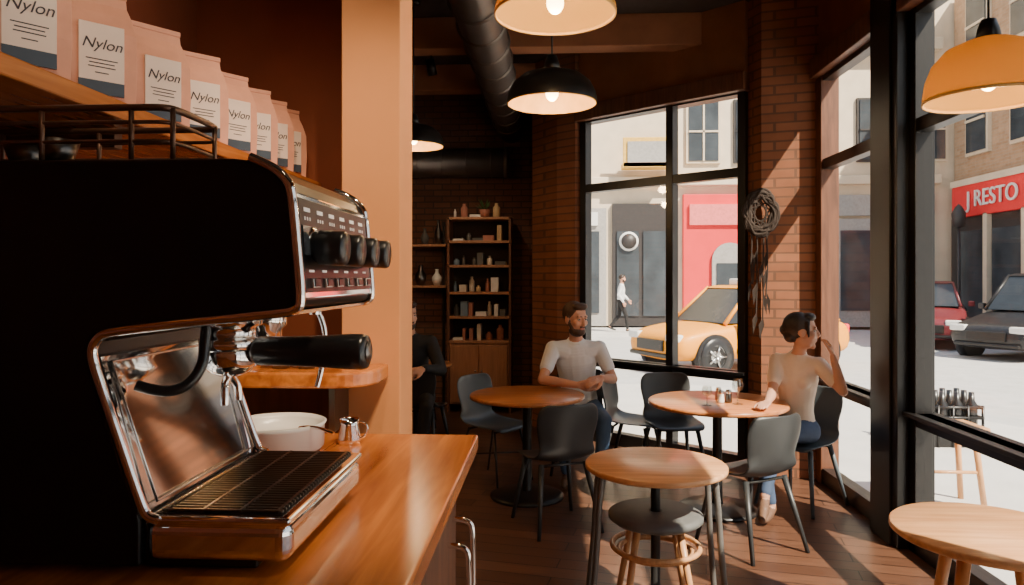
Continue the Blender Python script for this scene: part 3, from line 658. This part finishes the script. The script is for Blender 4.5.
man={'pelvis':V((.56,5.93,.545)),'chest':V((.52,5.81,.90)),'neck':V((.51,5.78,1.10)),'head':V((.505,5.73,1.275)),'face':D(.55,-.80,-.08),
 'shR':V((.33,5.77,1.035)),'shL':V((.70,5.80,1.035)),'elR':V((.235,5.56,.815)),'elL':V((.80,5.70,.80)),'wrR':V((.50,5.44,.79)),'wrL':V((.68,5.47,.84)),
 'hipR':V((.46,5.91,.535)),'hipL':V((.65,5.90,.535)),'knR':V((.36,5.47,.52)),'knL':V((.70,5.46,.52)),'anR':V((.42,5.55,.095)),'anL':V((.66,5.42,.095)),'toeR':D(-.2,-1),'toeL':D(-.1,-1),
 'handR':(D(.95,-.25,.12),D(.2,.6,.3),-1,.35),'handL':(D(-.8,-.55,-.15),D(.1,.5,-.6),1,.5)}
person('seated_man',man,{'skin':skin,'lip':lip,'hair':hairb,'shirt':mat('shirt_white',(.78,.79,.80),.8,var=.05,bump=.2,scale=8),'pants':mat('jeans',(.06,.11,.2),.85,bump=.2),'shoe':mat('shoe_brown',(.12,.07,.04),.5)},True)
wom={'pelvis':V((2.0,5.06,.545)),'chest':V((1.975,5.0,.88)),'neck':V((1.975,4.98,1.075)),'head':V((1.985,4.93,1.235)),'face':D(.93,-.30,.02),
 'shR':V((1.865,5.06,1.02)),'shL':V((2.085,4.89,1.01)),'elR':V((1.76,4.88,.815)),'elL':V((2.16,4.70,.86)),'wrR':V((1.66,4.68,.79)),'wrL':V((2.115,4.74,1.08)),
 'hipR':V((1.93,5.10,.535)),'hipL':V((2.05,4.98,.535)),'knR':V((1.66,4.84,.54)),'knL':V((1.74,4.70,.60)),'anR':V((1.72,4.78,.09)),'anL':V((1.60,4.56,.22)),'toeR':D(-.5,-.8),'toeL':D(-.35,-.8,-.3),
 'handR':(D(-.4,-.6,.0),Vector((0,0,-1)),-1,.25),'handL':(D(-.1,.35,.9),D(-.8,.5,.1),1,.55)}
person('seated_woman',wom,{'skin':skin2,'lip':lip,'hair':hairk,'shirt':mat('top_beige',(.80,.66,.54),.8,var=.06,bump=.2,scale=8),'pants':mat('jeans_dark',(.05,.08,.15),.85),'shoe':mat('sandal',(.15,.08,.05),.5)},False,sleeve=.62,hs=1.06)
off=V((-.86,6.5,0))-V((.56,5.93,0)); t3={k:(v+off if isinstance(v,Vector) and k not in('face','toeR','toeL') else v) for k,v in man.items()}
dark=mat('jacket_dark',(.015,.014,.015),.8)
person('seated_man',t3,{'skin':skin,'lip':lip,'hair':hairk,'shirt':dark,'pants':dark,'shoe':dark},True,vox=.012,sleeve=1.0,hs=1.05)
pc=sv3((3.32,22,0)); Q=lambda x,y,z:pc+Vector((x,y,z-.05))
ped={'pelvis':Q(0,0,.95),'chest':Q(.02,0,1.25),'neck':Q(.03,0,1.46),'head':Q(.05,0,1.63),'face':Vector((1,0,0)),
 'shR':Q(.02,-.18,1.41),'shL':Q(.02,.18,1.41),'elR':Q(-.08,-.22,1.13),'elL':Q(.1,.22,1.13),'wrR':Q(.06,-.22,.92),'wrL':Q(.25,.2,.98),
 'hipR':Q(0,-.09,.9),'hipL':Q(0,.09,.9),'knR':Q(.16,-.09,.5),'knL':Q(-.04,.09,.5),'anR':Q(.2,-.09,.09),'anL':Q(-.32,.09,.16),'toeR':Vector((1,0,0)),'toeL':Vector((1,0,-.3)),
 'handR':(Vector((.3,0,-1)),Vector((0,1,0)),1,.3),'handL':(Vector((.5,0,-.8)),Vector((0,-1,0)),-1,.3)}
person('pedestrian',ped,{'skin':skin,'lip':lip,'hair':hairk,'shirt':mat('shirt_bright',(.8,.8,.82),.8),'pants':dark,'shoe':dark},True,vox=.014,sleeve=1.0,hs=1.0,eyes=False)
# ------------------------------------------------------------ exterior
GZ=-.05
poly_prism('street_ground',[(-40,-30),(60,-30),(60,60),(-40,60)],GZ-.4,GZ-.1,M_road)
M_side=mat('sidewalk',(.62,.60,.57),.9,var=.06,scale=2)
poly_prism('sidewalk_near',[(XR+.13,-12),(5.2,-12),(5.2,8.2),(4.2,10.4),(2,11.3),(-10,11.3),(-10,9.12),(-.05,9.12),(0,8.1),(.5,7.4),(1.8,6.3),(XR+.13,6.05)],GZ-.1,GZ,M_side)
box('sidewalk_far',-20,8,21.5,24.1,GZ-.1,GZ,M_side)
def facade_window_y(x0,x1,z0,z1,i,y=25.0,fm=M_stone):
    box('win_frame_%s'%i,x0-.08,x1+.08,y-.1,y,z0-.08,z1+.08,fm); box('win_glass_%s'%i,x0,x1,y-.13,y-.05,z0,z1,M_dglass); box('win_bar_%s'%i,(x0+x1)/2-.03,(x0+x1)/2+.03,y-.16,y-.1,z0,z1,fm); box('win_cross_%s'%i,x0,x1,y-.16,y-.1,(z0+z1)/2-.03,(z0+z1)/2+.03,fm)
group('street_building',(5,27,0))
box('mass',-14,15,25,32,GZ,11.5,M_stone)
box('cornice',-14,13,24.7,25,4.75,5.05,M_stone,.03); box('cornice_2',-14,13,24.6,25,9.2,9.6,M_stone,.03)
M_dark=mat('storefront_dark',(.035,.03,.03),.5); M_yel=mat('awning_yellow',(.75,.45,.08),.6); M_grey=mat('facade_grey',(.36,.34,.32),.8)
box('storefront_1',2.1,4.0,24.85,25,GZ,4.15,M_dark)
for i,x in enumerate((2.25,3.15)): box('shop_glass_%d'%i,x,x+.75,24.8,24.86,.3,3.2,M_dglass)
lathe('shop_sign',[(0,0),(.33,0),(.33,.08),(0,.08)],(2.65,24.8,2.85),M_white,24,axis=(0,-1,0)); lathe('shop_sign_in',[(0,0),(.26,0),(.26,.03),(0,.03)],(2.65,24.71,2.85),M_dark,24,axis=(0,-1,0))
box('storefront_2',-3,1.9,24.85,25,GZ,4.0,M_grey)
for i in range(4): box('shop_glass2_%d'%i,-2.7+i*1.15,-1.8+i*1.15,24.8,24.86,.4,3.2,M_dglass)
box('sign_2',-2.6,1.6,24.75,24.86,3.4,3.85,M_white)
box('red_store',4.5,7.6,24.8,25,GZ,4.45,M_red,.02)
ar=[(5.45,.0),(6.65,.0),(6.65,2.2)]+[(6.05+.6*math.cos(a),2.2+.6*math.sin(a)) for a in [math.pi*i/12 for i in range(1,12)]]+[(5.45,2.2)]
prism_y('arch_door',ar,24.7,24.82,M_grey); box('arch_glass',5.6,6.5,24.66,24.72,.1,2.1,M_dglass); box('red_sign',4.7,7.4,24.7,24.8,3.4,4.1,mat('pink_sign',(.8,.18,.17),.6))
box('awning',2.4,4.1,24.2,24.9,5.3,5.45,M_yel); box('awning_face',2.4,4.1,24.2,24.25,5.3,6.3,M_yel,.02); box('awning_panel',2.55,3.95,24.15,24.2,5.45,6.15,M_grey)
for i,x in enumerate((-3,-.6,4.7,6.3,8.4,10.4,12.2)): facade_window_y(x,x+1.0,5.6,7.6,i,fm=M_dark if i%2 else M_stone)
for i,x in enumerate((8.0,9.6,11.2)): box('store3_%d'%i,x,x+1.3,24.85,25,GZ,3.6,M_grey); box('store3g_%d'%i,x+.15,x+1.15,24.8,24.86,.5,3.2,M_dglass)
box('store3_sign',7.8,12.8,24.8,25,3.7,4.4,M_grey)
ungroup()
group('street_building',(16,20,0))
box('mass',13.5,20,15.5,24.9,GZ,11,M_ebrick)
box('red_band',13.2,13.5,15.5,24.5,3.55,4.6,M_red,.02); box('storefront',13.35,13.5,15.5,24.8,GZ,3.55,M_dark)
box('band_lower',13.15,13.5,15.5,24.5,4.55,4.75,M_stone)
for i in range(5):
    y=15.7+i*1.8; box('shop_glass_%d'%i,13.3,13.36,y,y+1.4,.35,3.1,M_dglass)
    if i%3==2: box('pillar_%d'%i,13.1,13.5,y-.35,y-.05,GZ,3.6,M_red)
    else: box('pillar_%d'%i,13.2,13.5,y-.3,y-.1,GZ,3.6,M_stone)
for r in range(2):
    for i in range(4):
        y=16.2+i*2.25; z=5.6+r*3.0
        box('wf_%d_%d'%(r,i),13.38,13.5,y-.1,y+1.1,z-.1,z+2.1,M_stone); box('wg_%d_%d'%(r,i),13.34,13.4,y,y+1.0,z,z+2,M_dglass); box('wb_%d_%d'%(r,i),13.3,13.36,y,y+1,z+.96,z+1.04,M_stone)
text('sign_text','J RESTO',.72,(13.15,22.3,4.05),(math.pi/2,0,-math.pi/2),M_white,.02)
ungroup()
def car(name,xc,d,heading,paint,L=4.6,W=1.82,Ht=1.47,suv=False,taxi=False):
    X,Y=sv(xc,d); group(name,(X,Y,GZ-.1),heading,True)   # front = -X local
    w=W/2; zs0=.93 if not suv else 1.05
    st=[(-.5,.32,.60,.74),(-.485,.25,.70,.88),(-.44,.22,.78,.96),(-.32,.22,.86,1),(-.2,.22,zs0-.03,1),(0,.22,zs0,1),(.2,.22,zs0+.01,1),(.36,.22,zs0+.02,.99),(.45,.24,zs0-.02,.94),(.49,.27,.82,.86),(.5,.34,.6,.76)]
    vs=[];fs=[]
    for x,zb,zs,k in st:
        ww=w*k; half=[(ww*.8,zb),(ww*.97,zb+.1),(ww,zb+.28),(ww*.985,zs-.16),(ww*.95,zs-.05),(ww*.84,zs),(ww*.4,zs+.025)]
        ring=[(y,z) for y,z in half]+[(-y,z) for y,z in half[::-1]]
        vs+=[(x*L,y,z) for y,z in ring]
    n=14
    for j in range(len(st)-1):
        for q in range(n): fs.append((j*n+q,j*n+(q+1)%n,(j+1)*n+(q+1)%n,(j+1)*n+q))
    fs+=[tuple(range(n)),tuple(range((len(st)-1)*n,len(st)*n))]
    mk('body_shell',vs,fs,paint,smooth=True,sub=1)
    a,bb,c_,d_=(-.24,-.07,.24,.42) if not suv else (-.22,-.09,.38,.465)
    g=w*.84;t=w*.66; zb=zs0-.02; zt=Ht-.03
    def gv(x,y,z): return (x*L,y,z)
    vs=[gv(a,-g,zb),gv(d_,-g,zb),gv(d_,g,zb),gv(a,g,zb),gv(bb,-t,zt),gv(c_,-t,zt),gv(c_,t,zt),gv(bb,t,zt)]
    mk('greenhouse',vs,[(0,1,2,3),(4,5,6,7),(0,1,5,4),(1,2,6,5),(2,3,7,6),(3,0,4,7)],M_bglass,bevel=.03)
    rt=[gv(bb-.012,-t-.02,zt-.02),gv(c_+.012,-t-.02,zt-.02),gv(c_+.012,t+.02,zt-.02),gv(bb-.012,t+.02,zt-.02),gv(bb+.02,-t*.9,zt+.035),gv(c_-.02,-t*.9,zt+.035),gv(c_-.02,t*.9,zt+.035),gv(bb+.02,t*.9,zt+.035)]
    mk('roof',rt,[(0,1,2,3),(4,5,6,7),(0,1,5,4),(1,2,6,5),(2,3,7,6),(3,0,4,7)],paint,bevel=.02)
    for i,sy in enumerate((-1,1)):
        for j,(xb,xt) in enumerate(((a,bb),(.08,.08),(d_,c_))):
            rod('pillar_%d_%d'%(i,j),gv(xb,sy*g,zb),gv(xt,sy*t,zt),.04,.03,paint,8)
        for j,x in enumerate((-.2,.07,.33)): box('door_gap_%d_%d'%(i,j),x*L-.006,x*L+.006,sy*w*.995-.01,sy*w*.995+.01,.35,zs0-.1,M_black)
        box('mirror_%d'%i,a*L+.2,a*L+.32,sy*(w+.08)-.07,sy*(w+.08)+.07,zs0-.02,zs0+.12,paint,.02)
        box('handle_%d'%i,.0,.16,sy*(w+.0)-.015,sy*(w+.0)+.015,zs0-.2,zs0-.17,M_steel)
        box('headlight_%d'%i,-.497*L,-.455*L,sy*w*.66-.17,sy*w*.66+.17,.60,.74,M_white,.03)
        box('taillight_%d'%i,.47*L,.495*L,sy*w*.68-.14,sy*w*.68+.14,.66,.84,M_red,.03)
        for j,x in enumerate((-.315,.30)):
            R=.34 if not suv else .37
            rod('arch_%d_%d'%(i,j),(x*L,sy*(w-.2),R),(x*L,sy*(w+.004),R),R+.06,R+.06,M_black,32)
            lathe('tyre_%d_%d'%(i,j),[(R*.6,-.1),(R*.95,-.1),(R,-.07),(R,.07),(R*.95,.1),(R*.6,.1)],(x*L,sy*(w-.07),R),M_knob,32,axis=(0,1,0))
            lathe('rim_%d_%d'%(i,j),[(0,.08*1),(R*.15,.085),(R*.55,.06),(R*.62,.1),(R*.62,-.08),(0,-.08)],(x*L,sy*(w-.07),R),M_steel,24,axis=(0,sy,0))
            for q in range(5):
                an=q*2*math.pi/5; rod('spoke_%d_%d_%d'%(i,j,q),(x*L,sy*(w+.02),R),(x*L+R*.58*math.cos(an),sy*(w+.02),R+R*.58*math.sin(an)),.03,.022,M_steel,8)
    box('grille',-.507*L,-.48*L,-.42,.42,.42,.62,M_black,.02); box('bumper',-.508*L,-.47*L,-w*.72,w*.72,.3,.38,M_black,.03)
    if taxi:
        box('roof_sign',-.05,.15,-.28,.28,Ht+.0,Ht+.14,M_white,.03)
        for i in range(10): box('checker_%d'%i,-.5+i*.2,-.4+i*.2,-w-.008,-w+.02,.62,.70,M_black)
    ungroup()
M_taxi=mat('taxi_yellow',(.88,.32,.0),.5,coat=.1,var=.03); M_dred=mat('paint_dark_red',(.13,.015,.02),.4,coat=.2,var=.03); M_bk=mat('paint_black',(.010,.010,.012),.4,coat=.15,var=.03)
car('taxi',4.5,14.2,math.radians(26),M_taxi,4.2,1.85,1.6,taxi=True)
car('car',11.1,19.3,math.radians(62),M_dred,4.4,1.85,1.66,suv=True)
car('suv',12.1,16.2,math.radians(28),M_bk,4.6,1.9,1.85,suv=True)
X,Y=sv(3.12,5.25)
group('outdoor_stool',(X,Y,GZ)); box('seat',X-.26,X+.26,Y-.17,Y+.17,.50,.54,M_lwood,.006)
for i,(a,b_) in enumerate(((-1,-1),(1,-1),(-1,1),(1,1))): rod('leg_%d'%i,(X+a*.18,Y+b_*.11,.50),(X+a*.23,Y+b_*.15,GZ+.002),.022,.02,M_lwood)
rod('stretcher',(X-.2,Y-.13,.22),(X+.2,Y-.13,.22),.012,.012,M_lwood); ungroup()
X,Y=sv(4.3,7.2)
group('bottle_crate',(X,Y,GZ))
box('base',X-.28,X+.28,Y-.2,Y+.2,GZ,.14,M_black,.01)
for i,z in enumerate((.24,.34)):
    tube('rail_%d'%i,[(X-.28,Y-.2,z),(X+.28,Y-.2,z),(X+.28,Y+.2,z),(X-.28,Y+.2,z)],.016,M_black,True,smooth=False)
for i in range(5): rod('post_%d'%i,(X-.28+i*.14,Y-.2,GZ),(X-.28+i*.14,Y-.2,.36),.013,.013,M_black)
for i in range(4):
    for j in range(3): lathe('bottle_%d_%d'%(i,j),[(0,.14),(.055,.14),(.055,.36),(.03,.40),(.025,.48),(0,.48)],(X-.21+i*.14,Y-.13+j*.13,0),M_knob,14)
ungroup()
X,Y=12.6,23
group('street_lamp',(X,Y,GZ)); rod('pole',(X,Y,GZ-.1),(X,Y,3.2),.06,.045,M_dark); lathe('lantern',[(0,3.9),(.1,3.8),(.2,3.6),(.16,3.2),(0,3.15)],(X,Y,0),M_dark,12); ungroup()
# ------------------------------------------------------------ light, world, camera
l=bpy.data.lights.new('sun','SUN'); l.energy=17; l.angle=math.radians(.6); l.color=(1,.87,.70)
o=bpy.data.objects.new('sun',l); o.rotation_euler=Vector((-.42,.46,-.66)).to_track_quat('-Z','Y').to_euler(); o.location=(10,-5,20); scene.collection.objects.link(o)
w=bpy.data.worlds.new('sky'); scene.world=w; w.use_nodes=True; nt=w.node_tree; bg=nt.nodes['Background']
tc=nt.nodes.new('ShaderNodeTexCoord'); sp=nt.nodes.new('ShaderNodeSeparateXYZ'); rp=nt.nodes.new('ShaderNodeValToRGB')
rp.color_ramp.elements[0].color=(.97,.95,.90,1); rp.color_ramp.elements[1].color=(.5,.66,.95,1)
nt.links.new(tc.outputs['Generated'],sp.inputs[0]); nt.links.new(sp.outputs[2],rp.inputs[0]); nt.links.new(rp.outputs[0],bg.inputs[0]); bg.inputs[1].default_value=1.5
cam=bpy.data.cameras.new('camera'); co=bpy.data.objects.new('camera',cam); scene.collection.objects.link(co)
cam.sensor_width=36; cam.lens=36*720/1024; cam.shift_y=-14.5/1024; cam.clip_start=.02; cam.clip_end=300
co.location=(0,0,1.6); co.rotation_euler=(math.pi/2,0,TH); scene.camera=co
